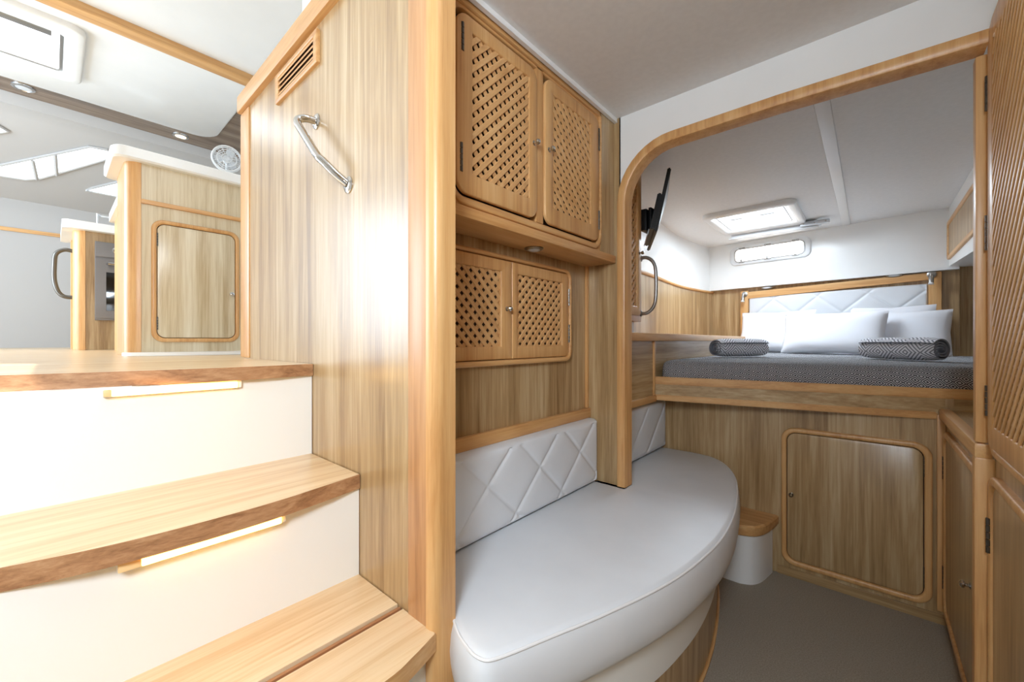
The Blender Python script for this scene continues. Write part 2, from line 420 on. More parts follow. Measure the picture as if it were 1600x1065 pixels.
F2 = [bm.verts.new((a, 1.418, b)) for a, b in arc]; T2 = [bm.verts.new((a, 1.418, b)) for a, b in ty]
for i in range(n-1):
    bm.faces.new((F_[i], F_[i+1], T_[i+1], T_[i])); bm.faces.new((F2[i], F2[i+1], T2[i+1], T2[i])); bm.faces.new((F_[i], F_[i+1], F2[i+1], F2[i]))
bmesh.ops.remove_doubles(bm, verts=bm.verts, dist=1e-5)
struct(mk('wall_arch', bm, 'white', None), 'white bulkhead above the oak arch')
# oak arch casing, swept rectangle
def sweep_casing(path, y0, y1, wdt, bev=0.006):
    bm = bmesh.new(); rings = []
    for i, (a, b) in enumerate(path):
        p0 = Vector(path[max(i-1, 0)]); p1 = Vector(path[min(i+1, len(path)-1)]); t = (p1-p0).normalized(); nn = Vector((t.y, -t.x))  # towards opening
        c = Vector((a, b))
        prof = [(0, y1), (0, y0+bev), (bev*.3, y0+bev*.3), (bev, y0), (wdt-bev*1.6, y0), (wdt-bev*.5, y0+bev*.5), (wdt, y0+bev*1.6), (wdt, y1)]
        rings.append([bm.verts.new(((c+nn*q).x, yy, (c+nn*q).y)) for q, yy in prof])
    m_ = len(rings[0])
    for A, B in zip(rings, rings[1:]):
        for k in range(m_): bm.faces.new((A[k], A[(k+1) % m_], B[(k+1) % m_], B[k]))
    bm.faces.new(rings[0]); bm.faces.new(rings[-1])
    return bm
path = [(-0.704, 0.463), (-0.704, 1.0), (-0.704, 1.505)]+[(-0.505+0.199*math.cos(R(a)), 1.505+0.207*math.sin(R(a))) for a in range(171, 89, -9)]+[(-0.2, 1.712), (0.20, 1.700)]
struct(mk('trim_5', sweep_casing(path, 1.383, 1.440, 0.034), 'oakZ', None), 'rounded solid oak casing of the arch')
struct(box('trim_6', 'oakZ', None, 0.184, 0.204, 1.42, 1.45, 0.765, 1.66, .004), 'narrow oak jamb on the right of the arch')
# right side walls
struct(box('wall_right', 'lamZ', None, 0.215, 0.245, -1.9, 1.42, 0, 2.87), 'oak laminate wall on the right')
struct(box('wall_lower_side', 'white', None, -1.20, -1.15, -1.9, -1.1, 0, 0.93), 'white wall behind the lower cabin')
# bulkhead under the berth (faces -Y)
struct(box('wall_berth_front', 'lamZ', None, -1.1, 0.22, 2.08, 2.11, 0, 0.80), 'oak laminate bulkhead below the berth')
struct(box('trim_7', 'oakZ', None, 0.178, 0.198, 2.064, 2.082, 0.05, 0.74, .003), 'oak corner strip right of the berth locker')
struct(box('baseboard_front', 'lamX', None, -0.30, 0.2, 2.074, 2.082, 0, 0.035, .002), 'low skirting under the berth locker')
# berth side structure on the left: panelling below the shelf
struct(box('wall_berth_side', 'lamY', None, -0.80, -0.765, 1.46, 3.9, 0.74, 1.0), 'oak panel below the side shelf')
struct(box('wall_berth_lower', 'lamY', None, -0.87, -0.842, 1.445, 2.08, 0, 0.74), 'panel behind the aft backrest')
struct(box('trim_8', 'oakY', None, -0.84, -0.752, 1.46, 1.885, 0.715, 0.745, .004), 'oak rail above the aft backrest')
struct(box('trim_9', 'oakZ', None, -0.772, -0.757, 1.868, 1.884, 0.745, 1.0, .003), 'thin oak strip at the berth corner')
struct(box('side_shelf', 'oakY', None, -1.14, -0.742, 1.46, 3.88, 1.0, 1.036, .006), 'long oak side shelf beside the berth')
# hull side: wood lower, white upper
hp = [(-1.08, 1.43), (-1.08, 2.0), (-1.085, 2.54), (-1.11, 2.9), (-1.135, 3.3), (-1.11, 3.65), (-1.06, 3.935)]
hp = [tuple(v) for v in catmull([(a, b, 0) for a, b in hp], 4)]
def curtain(name, mat, pts, z0, z1, lean=0.0, th=0.02, parent=None):
    bm = bmesh.new(); A = []; 
    for x, y, *_ in pts:
        A.append([bm.verts.new((x, y, z0)), bm.verts.new((x+lean, y, z1)), bm.verts.new((x+lean-th, y+th*.5, z1)), bm.verts.new((x-th, y+th*.5, z0))])
    for p, q in zip(A, A[1:]):
        for k in range(4): bm.faces.new((p[k], q[k], q[(k+1) % 4], p[(k+1) % 4]))
    bm.faces.new(A[0]); bm.faces.new(A[-1])
    return mk(name, bm, mat, parent)
struct(curtain('wall_hull_panel', 'lamZ', hp, 0.8, 1.43), 'curved oak laminate hull panel beside the berth')
struct(curtain('wall_hull', 'white', hp, 1.44, 1.84), 'white upper hull side beside the berth')
struct(tub('trim_10', 'oakY', None, [(x+.004, y, 1.435) for x, y, *_ in hp], 0.011, 8), 'curved oak capping along the hull panel')
# end wall (slightly angled)
EW = -math.atan2(0.15, 1.19)
def endp(s, off=0.0, z=0.0):
    """point on end wall: s metres from its left corner, off metres towards the camera"""
    d = Vector((1.19, -0.15, 0)).normalized(); nrm = Vector((-d.y*-1, 0, 0))
    out = Vector((-0.125, -0.992, 0))
    return Vector((-0.83, 3.90, z))+d*s+out*off
def endroot(name, label, cat, s, off, z, group=None):
    p = endp(s, off); return thing(name, label, cat, (p.x, p.y, z), EW, group)
ew = endroot('wall_end', None, None, 0, 0, 0); ew['kind'] = 'structure'; ew['label'] = 'white end wall above the headboard'
box('upper_wall', 'white', ew, -0.26, 1.26, -0.055, 0.05, 1.445, 1.84, local=True)
box('lower_wall', 'lamZ', ew, -0.26, 1.26, 0.0, 0.05, 0.8, 1.446, local=True)
struct(box('wall_end_side', 'lamZ', None, 0.34, 0.9, 3.79, 3.82, 0.8, 1.83), 'oak panel right of the headboard')
struct(box('wall_right_return', 'lamZ', None, 0.245, 0.9, 1.40, 1.42, 0, 1.83), 'return wall behind the tall cupboard')
struct(box('wall_berth_right', 'lamZ', None, 0.86, 0.9, 1.46, 3.8, 0.0, 1.83), 'oak wall on the right of the berth')
# saloon shell
struct(box('wall_saloon_front', 'grey', None, -6.1, -6.05, -1.9, 3.2, 0.9, 2.36), 'pale grey forward wall of the saloon')
struct(box('trim_11', 'oakY', None, -6.05, -6.035, -1.9, 3.2, 2.03, 2.065, .003), 'thin wooden rail along the saloon wall')
struct(box('wall_saloon_side', 'liner', None, -6.1, -2.2, 3.15, 3.2, 0.9, 2.9), 'white side wall of the saloon')
struct(box('wall_saloon_return', 'liner', None, -1.34, -1.30, 0.54, 3.2, 1.83, 2.9), 'white wall behind the partition')
struct(box('ceiling_saloon', 'white', None, -3.30, -1.28, -1.9, 3.2, 2.87, 2.92), 'bright white saloon headliner')
struct(box('trim_12', 'oakY', None, -3.36, -3.26, -1.9, 3.2, 2.825, 2.90, .006), 'oak ceiling beam crossing the saloon')
M['lamdark'] = wood('grey_brown_veneer', (92, 76, 62), (122, 104, 88), (150, 132, 112), 'Y', rough=0.25)
struct(box('ceiling_band', 'lamdark', None, -4.88, -3.34, -1.9, 3.2, 2.878, 2.93), 'brown wood veneer ceiling surround')
struct(box('ceiling_stairwell', 'white', None, -1.28, 0.3, -1.9, 0.51, 2.87, 2.92), 'white headliner over the stairwell')
struct(box('wall_aft', 'white', None, -3.0, 0.3, -1.95, -1.9, 0.0, 2.9), 'white wall beside the cockpit doors')
struct(box('wall_aft_header', 'white', None, -6.1, -3.0, -1.95, -1.9, 2.62, 2.9), 'white header above the cockpit doors')
# white raised ceiling panel with rounded corner
bm = bmesh.new(); loops(bm, ('Z-', 2.885), [(rr(-4.60, -3.36, -1.9, 1.0, (0.0, 0.16, 0.0, 0.0)), 0), (rr(-4.60, -3.36, -1.9, 1.0, (0.0, 0.16, 0, 0)), 0.012), (rr(-4.59, -3.36, -1.9, 0.99, (0.0, 0.15, 0, 0)), 0.018)], cap0=True, cap1=True)
struct(mk('ceiling_panel', bm, 'white', None), 'pale blue white ceiling panel with a rounded corner')
# sloping windscreen headliner
bm = bmesh.new()
sl = [(-4.86, 2.90), (-4.90, 2.80), (-5.02, 2.80), (-5.06, 2.775), (-6.06, 2.33), (-6.06, 2.95), (-4.86, 2.95)]
lo = [bm.verts.new((x, -1.9, z)) for x, z in sl]; hi = [bm.verts.new((x, 3.2, z)) for x, z in sl]
bm.faces.new(lo); bm.faces.new(hi)
for k in range(len(sl)): bm.faces.new((lo[k], lo[(k+1) % len(sl)], hi[(k+1) % len(sl)], hi[k]))
struct(mk('ceiling_slope', bm, 'grey', None), 'sloping headliner around the windscreen')
def slope_z(x): return 2.775+(x+5.06)*(0.445/1.0)
def slope_window(name, pts, label, mull=()):
    o = thing(name, label, None, (sum(p[0] for p in pts)/len(pts), sum(p[1] for p in pts)/len(pts), slope_z(pts[0][0]))); o['kind'] = 'structure'
    bm = bmesh.new()
    up = [bm.verts.new((x, y, slope_z(x)-0.006)) for x, y in pts]; dn = [bm.verts.new((x, y, slope_z(x)-0.014)) for x, y in pts]
    bm.faces.new(up); bm.faces.new(dn); n = len(pts)
    for k in range(n): bm.faces.new((up[k], up[(k+1) % n], dn[(k+1) % n], dn[k]))
    mk('pane', bm, 'windglass', o)
    bm = bmesh.new(); tube(bm, [(x, y, slope_z(x)-0.010) for x, y in pts], 0.012, 8, closed=True); mk('window_frame', bm, 'grey', o)
    for a, b in mull:
        bm = bmesh.new(); tube(bm, [(a[0], a[1], slope_z(a[0])-.014), (b[0], b[1], slope_z(b[0])-.014)], 0.014, 6); mk('mullion', bm, 'grey', o)
    return o
slope_window('window_1', [(-5.17, 0.22), (-5.155, 0.33), (-5.20, 0.40), (-5.69, -0.07), (-5.74, -0.16), (-5.76, -0.40), (-5.66, -0.40), (-5.62, -0.29)], 'long slanting windscreen strip with two mullions', [((-5.475, -0.11), (-5.70, -0.09)), ((-5.35, 0.02), (-5.60, 0.03))])
slope_window('window_2', [(-5.73, 0.22), (-5.68, 0.26), (-5.44, 0.52), (-5.38, 0.9), (-5.70, 0.9), (-5.735, 0.5)], 'slanting windscreen section right of the long strip')
slope_window('window_3', [(-5.15, -0.33), (-5.22, -0.235), (-5.29, -0.32), (-5.29, -0.6), (-5.15, -0.6)], 'windscreen corner left of the long strip')

# ================================================================== STAIRS
st = thing('staircase', 'pale oak steps with curved nosings and cream risers leading up', 'stairs', (-1.1, 0.3, 0))
def nose(pts, xb): return [(xb, 0.598)]+[(x, y) for x, y in pts]+[(xb, pts[-1][1])]
n1 = [tuple(v)[:2] for v in catmull([(-1.445, 0.598, 0), (-1.43, 0.42, 0), (-1.445, 0.2, 0), (-1.485, 0.0, 0), (-1.53, -0.2, 0), (-1.66, -0.6, 0), (-1.9, -1.1, 0)], 5)]
prism('tread', 'treadY', st, nose(n1, -2.0), 0.881, 0.921, .004, mats=['treadY', 'edge'], sidemat=1)
n2 = [tuple(v)[:2] for v in catmull([(-1.122, 0.598, 0), (-1.100, 0.475, 0), (-1.080, 0.32, 0), (-1.085, 0.10, 0), (-1.125, -0.07, 0), (-1.20, -0.3, 0), (-1.4, -0.7, 0)], 5)]
prism('tread', 'treadY', st, nose(n2, -1.50), 0.568, 0.610, .004, mats=['treadY', 'edge'], sidemat=1)
prism('tread', 'treadY', st, [(-0.926, 0.598), (-0.926, -0.7), (-1.16, -0.7), (-1.16, 0.598)], 0.27, 0.314, .002)
n3 = [tuple(v)[:2] for v in catmull([(-0.764, 0.590, 0), (-0.745, 0.52, 0), (-0.733, 0.44, 0), (-0.74, 0.2, 0), (-0.80, -0.1, 0), (-0.88, -0.5, 0)], 5)]
prism('tread', 'treadY', st, [(-0.900, 0.598), (-0.766, 0.598)]+n3+[(-0.900, -0.5)], 0.27, 0.314, .005, mats=['treadY', 'oakY'], sidemat=1)
box('anti_slip_strip', 'rubber', st, -0.930, -0.897, -0.6, 0.598, 0.268, 0.300)
box('anti_slip_strip', 'copper', st, -0.918, -0.909, -0.6, 0.597, 0.299, 0.311, .002)
box('riser', 'riser', st, -1.56, -1.455, -1.4, 0.598, 0.56, 0.882)
box('riser', 'riser', st, -1.18, -1.128, -1.2, 0.598, 0.26, 0.569)
box('riser', 'riser', st, -0.84, -0.80, -0.8, 0.598, -0.25, 0.271)
nearer(st)
STEP_LIGHTS = []
def step_light(x, y0, y1, z, label, lit0, rz=0, tilt=0):
    o = thing('step_light', label, 'light', (x, (y0+y1)/2, z), rz, 'step lights under the stair nosings')
    STEP_LIGHTS.append(o); hl = (y1-y0)/2
    box('housing', 'plastic', o, -0.012, 0.0, -hl, hl, -0.010, 0.012, .002, local=True)
    box('diffuser', 'led', o, -0.001, 0.008, -hl+lit0, hl-0.012, -0.009, 0.009, .003, local=True)
    box('diffuser_end', 'ledoff', o, -0.001, 0.008, -hl, -hl+lit0, -0.009, 0.009, .003, local=True)
step_light(-1.443, 0.085, 0.385, 0.868, 'lit warm light bar under the top step nosing', 0.015)
step_light(-1.108, 0.085, 0.392, 0.554, 'lit warm light bar under the middle step nosing', 0.035)

nearer(STEP_LIGHTS)
# ================================================================== PARTITION FITTINGS
v = thing('air_vent', 'oak louvred air vent high on the partition', 'vent', (-1.585, 0.6, 1.94))
ring('vent_frame', 'oakX', v, ('Y-', 0.6), (-1.776, -1.395, 1.94, 2.055), (-1.745, -1.425, 1.962, 2.036), 0.004, 0.002, 0, 0.012, .003)
box('backing', 'dark', v, -1.75, -1.42, 0.597, 0.5995, 1.955, 2.04)
for i in range(4):
    z = 1.968+i*0.0195
    bm = bmesh.new(); vs = []
    for x in (-1.747, -1.423): vs.append([bm.verts.new((x, 0.599-a, z+b)) for a, b in ((0, 0.010), (0.003, 0.0115), (0.012, 0.0), (0.009, -0.003))])
    for k in range(4): bm.faces.new((vs[0][k], vs[0][(k+1) % 4], vs[1][(k+1) % 4], vs[1][k]))
    bm.faces.new(vs[0]); bm.faces.new(vs[1]); mk('louvre', bm, 'oakX', v)
g = thing('grab_handle', 'bent polished steel grab handle on the stair partition', 'handle', (-1.42, 0.6, 1.75), group=None)
tub('grip', 'chrome', g, catmull([(-1.42, 0.598, 1.75), (-1.424, 0.57, 1.75), (-1.432, 0.548, 1.742), (-1.425, 0.540, 1.722), (-1.36, 0.540, 1.655), (-1.275, 0.540, 1.570), (-1.25, 0.546, 1.548), (-1.215, 0.572, 1.505), (-1.195, 0.598, 1.478)], 6), 0.0125, 16)
disc('flange', 'chrome', g, (-1.42, 0.6, 1.75), (0, -1, 0), [(0.026, 0), (0.026, .003), (0.021, .007), (0.013, .008)], 24)
disc('flange', 'chrome', g, (-1.194, 0.6, 1.476), (0, -1, 0), [(0.026, 0), (0.026, .003), (0.021, .007), (0.013, .008)], 24)

nearer([v, g])
# ================================================================== WALL CUPBOARDS
def lattice_door(root, plane, rect, opening, ro, up, knobp=None, hinges=(), pitch=0.0229, wd=0.0130, d0=0.0, d1=0.010, th=0.0035, back=None, df=0.006):
    d = ring('door', root.get('_m', 'oakZ'), root, plane, rect, opening, ro, 0.0015, d0, d1, .003)
    lattice(d, plane, opening, pitch, wd, th, d0+df, up, back=back)
    if knobp: knob(d, mp(plane, knobp[0], knobp[1], d1-.001), Vector(mp(plane, 0, 0, 1))-Vector(mp(plane, 0, 0, 0)), 0.95)
    for a, b0, b1 in hinges: hinge(d, plane, a, b0, b1, d=d1-.001)
    return d
PX = ('X+', -0.728)
c = thing('wall_cupboard', 'upper oak wall cupboard with two lattice doors under the headliner', 'cupboard', (-0.9, 1.02, 1.293))
box('body', 'lamZ', c, -1.10, -0.765, 0.53, 1.396, 1.293, 1.82)
box('interior_shade', 'dark', c, -0.766, -0.750, 0.60, 1.30, 1.34, 1.80)  # dark sheet on the solid body standing in for the shade inside
ring('face_frame', 'oakY', c, ('X+', -0.765), (0.53, 1.300, 1.293, 1.826), (0.62, 1.286, 1.345, 1.790), (0.001, 0.001, 0.001, 0.001), 0.03, 0, 0.041, .003)
box('face_frame', 'oakZ', c, -0.765, -0.724, 0.928, 0.962, 1.345, 1.800, .003)
box('side_panel', 'lamZ', c, -0.765, -0.722, 1.300, 1.396, 1.318, 1.82)
box('bottom_board', 'oakY', c, -0.84, -0.712, 0.53, 1.396, 1.291, 1.318, .004)
ring('moulding', 'oakY', c, ('X+', -0.724), (0.595, 1.298, 1.322, 1.80), (0.608, 1.288, 1.337, 1.796), (0.01, 0.01, 0.055, 0.055), (0.008, 0.008, 0.045, 0.045), 0, 0.008, .003)
lattice_door(c, PX, (0.622, 0.926, 1.350, 1.778), (0.672, 0.888, 1.402, 1.742), 0.035, True, (0.910, 1.564), [(0.639, 1.682, 1.750), (0.635, 1.397, 1.466)], wd=0.0132)
lattice_door(c, PX, (0.964, 1.282, 1.350, 1.785), (1.004, 1.224, 1.402, 1.744), 0.035, False, (0.982, 1.570), [(1.279, 1.672, 1.751), (1.279, 1.393, 1.461)], wd=0.0132)
dl = thing('downlight', 'small round brass rimmed downlight under the wall cupboard', 'light', (-0.79, 1.0, 1.291))
disc('rim', 'brass', dl, (-0.79, 1.0, 1.291), (0, 0, -1), [(0.030, 0), (0.030, .003), (0.024, .007), (0.019, .006)], 24)
disc('lens', 'lensoff', dl, (-0.79, 1.0, 1.290), (0, 0, -1), [(0.019, 0), (0.019, .006), (0.012, .009), (0, .010)], 24)

PL = ('X+', -0.840)
c = thing('lower_cupboard', 'low oak cupboard with paired lattice doors above the settee rail', 'cupboard', (-0.84, 1.0, 0.93))
box('interior_shade', 'dark', c, -0.8405, -0.838, 0.60, 1.25, 0.94, 1.245)
ring('moulding', 'oakY', c, PL, (0.58, 1.262, 0.927, 1.258), (0.60, 1.250, 0.943, 1.246), (0.035, 0.001, 0.001, 0.035), (0.025, 0.001, 0.001, 0.025), 0, 0.022, .005)
lattice_door(c, PL, (0.604, 0.935, 0.945, 1.243), (0.650, 0.887, 0.984, 1.208), (0.001,)*4, False, (0.911, 1.097), [], pitch=0.0235, wd=0.0128, d0=0.003, d1=0.016)
lattice_door(c, PL, (0.937, 1.249, 0.945, 1.243), (0.965, 1.207, 0.984, 1.208), (0.022, 0.001, 0.001, 0.022), True, None, [(1.249, 1.128, 1.190), (1.249, 0.994, 1.060)], pitch=0.0235, wd=0.0128, d0=0.003, d1=0.016)

# ================================================================== SETTEE
st_ = dia(0.236, 0.92, 0.910, 0.493)
b1 = padded('backrest_cushion', None, ('X+', -0.838), (0.535, 1.390, 0.462, 0.700), 0.058, st_, r=0.022, step=0.0045)
setp(b1, 'long white quilted backrest cushion between the post and the arch', 'cushion', 'quilted settee backrests')
b2 = padded('backrest_cushion', None, ('X+', -0.838), (1.440, 2.066, 0.462, 0.712), 0.068, dia(0.205, 0.93, 1.63, 0.49, (True, False)), r=0.035, step=0.005)
setp(b2, 'short white quilted backrest cushion beyond the arch under the side panel', 'cushion', 'quilted settee backrests')
out = [(-0.700, 0.545), (-0.645, 0.534), (-0.580, 0.500), (-0.540, 0.487), (-0.512, 0.483), (-0.487, 0.492), (-0.468, 0.530), (-0.44, 0.605), (-0.394, 0.73), (-0.342, 0.902), (-0.314, 1.061), (-0.304, 1.248), (-0.325, 1.477),
       (-0.385, 1.757), (-0.455, 1.93), (-0.53, 2.03), (-0.62, 2.068), (-0.76, 2.070)]
fr = [tuple(v)[:2] for v in catmull([(a, b, 0) for a, b in out], 5)]
back = [(-0.81, 2.065), (-0.81, 1.426), (-0.689, 1.426), (-0.689, 1.398), (-0.81, 1.398), (-0.81, 0.545)]
ol = fr+back
def inset(pts, s):
    n = len(pts); r_ = []
    for i in range(n):
        p0 = Vector(pts[i-1]); p = Vector(pts[i]); p1 = Vector(pts[(i+1) % n])
        e0 = (p-p0).normalized(); e1 = (p1-p).normalized()
        n0 = Vector((-e0.y, e0.x)); n1 = Vector((-e1.y, e1.x)); m = (n0+n1)
        m = m.normalized() if m.length > 1e-6 else n0
        k = min(1.6, 1/max(0.4, m.dot(n0)))
        r_.append(tuple(p+m*s*k))
    return r_
bm = bmesh.new()
loops(bm, ('Z+', 0), [(inset(ol, .030), .330), (inset(ol, .010), .335), (inset(ol, 0.0), .350), (inset(ol, -.004), .375), (inset(ol, -.006), .40), (inset(ol, -.003), .432), (inset(ol, .002), .448), (inset(ol, .008), .457), (inset(ol, .018), .4605)], cap0=True, cap1=True)
for f in bm.faces:
    if len(f.verts) > 4 and f.calc_center_median().z > .4: tf = f
bmesh.ops.triangulate(bm, faces=[f for f in bm.faces if len(f.verts) > 4])
se = thing('settee', 'curved white leatherette settee bench with piped seat edge', 'settee', (-0.55, 1.2, 0))
cu = mk('seat_cushion', bm, 'vinyl', se, smooth=60)
pipe_pts = [(x, y, 0.4535) for x, y in inset(ol, .0035)[2:len(fr)-3]]
tub('piping', 'piping', cu, pipe_pts, 0.0030, 8)
bo = inset(ol, 0.05)
bm = bmesh.new(); loops(bm, ('Z+', 0), [(inset(ol, .062), .175), (inset(ol, .055), .33)], cap0=True, cap1=True); mk('base_panel', bm, 'riser', se)
bm = bmesh.new(); loops(bm, ('Z+', 0), [(inset(ol, .070), .0), (inset(ol, .066), .178)], cap0=True, cap1=True); mk('plinth', bm, 'lamZ', se)
bm = bmesh.new(); tube(bm, [(x, y, 0.006) for x, y in inset(ol, .066)[2:len(fr)-2]], 0.006, 6); mk('plinth_bead', bm, 'oakY', se)

# ================================================================== BERTH FRONT: locker, corner step, boards
k_ = thing('berth_locker', 'oak locker door with rounded frame and small knob under the berth', 'locker', (-0.06, 2.08, 0.05))
PY = ('Y-', 2.08)
ring('door_frame', 'oakZ', k_, PY, (-0.285, 0.168, 0.052, 0.634), (-0.266, 0.147, 0.074, 0.614), 0.050, 0.036, 0, 0.016, .006)
plate('shadow_gap', 'gap', k_, PY, (-0.267, 0.148, 0.073, 0.615), 0.036, 0, 0.002, .0005)
d = plate('door', 'lamZ', k_, PY, (-0.2635, 0.1445, 0.0765, 0.6115), 0.034, 0.001, 0.009, .002)
knob(d, (-0.249, 2.071, 0.352), (0, -1, 0), 1.0, 'brass')
hinge(d, PY, 0.147, 0.512, 0.588, 0.008, .003); hinge(d, PY, 0.147, 0.115, 0.19, 0.008, .003)
cs = thing('corner_step', 'small quarter round step with oak top in the cabin corner', 'step', (-0.42, 2.0, 0))
cpts = [(-0.53, 2.078), (-0.495, 1.95), (-0.475, 1.864)]+[tuple(v)[:2] for v in catmull([(-0.40, 1.866, 0), (-0.352, 1.893, 0), (-0.322, 1.955, 0), (-0.302, 2.076, 0)], 6)]
bm = bmesh.new(); loops(bm, ('Z+', 0), [(inset(cpts, -.002), .205), (inset(cpts, -.006), .212), (inset(cpts, -.006), .240), (inset(cpts, 0), .247)], cap0=True, cap1=True); mk('top', bm, 'oakX', cs)
bm = bmesh.new(); loops(bm, ('Z+', 0), [(inset(cpts, .012), 0), (inset(cpts, .012), .206)], cap0=True, cap1=True); mk('riser', bm, 'white', cs)
# bed
bed = thing('bed', 'raised double berth with dark patterned mattress and oak front boards', 'bed', (-0.1, 2.8, 0.70))
FL, FR = (-0.766, 1.885), (0.62, 2.165)
fd = (Vector(FR)-Vector(FL)).normalized(); fn = Vector((fd.y, -fd.x))
def fb(name, mat, o0, o1, z0, z1, bev=.004, s0=0.0, s1=None):
    L_ = (Vector(FR)-Vector(FL)).length if s1 is None else s1
    p = [Vector(FL)+fd*s0+fn*o1, Vector(FL)+fd*L_+fn*o1, Vector(FL)+fd*L_+fn*o0, Vector(FL)+fd*s0+fn*o0]
    bm = bmesh.new(); lo = [bm.verts.new((a.x, a.y, z0)) for a in p]; hi = [bm.verts.new((a.x, a.y, z1)) for a in p]
    bm.faces.new(lo); bm.faces.new(hi)
    for k in range(4): bm.faces.new((lo[k], lo[(k+1) % 4], hi[(k+1) % 4], hi[k]))
    bmesh.ops.bevel(bm, geom=bm.edges[:], offset=bev, segments=2, affect='EDGES')
    return mk(name, bm, mat, bed)
fb('upper_rail', 'oakX', -0.03, 0.008, 0.797, 0.832, .005)
fb('front_board', 'lamX', -0.03, 0.0, 0.728, 0.798, .001)
fb('lower_rail', 'oakX', -0.03, 0.006, 0.722, 0.748, .004, 0.0, 0.965)
bm = bmesh.new()
mpoly = [(-0.750, 1.90), (0.80, 2.215), (0.80, 3.70), (0.34, 3.70), (-0.750, 3.84)]
mr = []
for i in range(len(mpoly)):
    mr.append(mpoly[i])
# rounded near-left corner
mp_ = [(-0.757, 2.00), (-0.752, 1.95), (-0.735, 1.918), (-0.70, 1.910), (0.80, 2.215), (0.80, 3.70), (0.34, 3.71), (-0.757, 3.84)]
mp_ = mp_
loops(bm, ('Z+', 0), [(inset(mp_, .004), .826), (inset(mp_, 0), .832), (inset(mp_, 0.002), .875), (inset(mp_, .008), .893), (inset(mp_, .020), .904), (inset(mp_, .040), .909), (inset(mp_, .08), .910)], cap0=True, cap1=True)
mk('mattress', bm, 'cover', bed, smooth=50)
prism('base_board', 'lamX', bed, [(-0.757, 1.92), (0.80, 2.225), (0.80, 3.7), (0.34, 3.71), (-0.757, 3.84)], 0.79, 0.826)
# headboard
hb = endroot('headboard', 'oak framed headboard with pale diamond quilted panel', 'headboard', 0.01, 0.004, 0.85)
W = 1.175
box('post', 'oakZ', hb, 0.0, 0.060, -0.030, 0.0, 0, 0.570, .006, local=True)
box('post', 'oakZ', hb, W-0.060, W, -0.030, 0.0, 0, 0.592, .006, local=True)
bm = bmesh.new()
q = [(0.058, 0.560), (W-0.02, 0.590), (W-0.02, 0.545), (0.058, 0.505)]
A = [bm.verts.new((a, -0.028, b)) for a, b in q]; B = [bm.verts.new((a, 0.0, b)) for a, b in q]
bm.faces.new(A); bm.faces.new(B)
for k in range(4): bm.faces.new((A[k], A[(k+1) % 4], B[(k+1) % 4], B[k]))
mk('top_rail', bm, 'oakX', hb, local=True)
padded('quilted_panel', hb, ('Y-', 0.0), (0.062, W-0.062, 0.0, 0.520), 0.022, dia(0.29, 0.88, 0.676, 0.359), r=0.012, step=0.006, gw=0.7, local=True)
# mattress to end
def reading_lamp(s, z, label):
    o = endroot('reading_lamp', label, 'lamp', s, 0.036, z, 'steel swivel lamps on the headboard')
    tub('arm', 'steel', o, [(0, 0.0, 0.0), (0, -0.03, 0.0), (0.0, -0.035, -0.02)], 0.007, 10, local=True)
    disc('bracket', 'steel', o, (0, 0, 0), (0, -1, 0), [(0.022, 0), (0.022, .006), (0.012, .010)], 18, local=True)
    disc('shade', 'steel', o, (0, -0.036, -0.012), (0.0, -0.2, -1), [(0.008, 0), (0.012, .006), (0.013, .045), (0.011, .047), (0, .046)], 16, local=True)
    disc('shade_cap', 'plastic', o, (0, -0.045, -0.056), (0.0, -0.2, -1), [(0.012, 0), (0.014, .01), (0, .012)], 16, local=True)
reading_lamp(0.045, 1.392, 'steel swivel reading lamp at the left post of the headboard')
reading_lamp(W-0.035, 1.425, 'steel swivel reading lamp at the right post of the headboard')
def oval_light(s, z, label):
    o = endroot('berth_light', label, 'light', s, 0.005, z, 'oval lights above the headboard')
    bm = bmesh.new(); pts = [(0.045*math.cos(2*math.pi*i/24), 0.012*math.sin(2*math.pi*i/24)) for i in range(24)]
    loops(bm, ('Y-', 0), [(pts, 0), (pts, .028), ([(a*.85, b*.85) for a, b in pts], .034)], cap0=True, cap1=True); mk('rim', bm, 'brass', o, local=True)
    bm = bmesh.new(); loops(bm, ('Y-', 0), [([(a*.7, b*.6) for a, b in pts], .03), ([(a*.6, b*.5) for a, b in pts], .037)], cap0=True, cap1=True); mk('lens', bm, 'lensoff', o, local=True)
oval_light(0.21, 1.432, 'small oval light over the left end of the headboard')
oval_light(0.965, 1.440, 'small oval light over the right end of the headboard')

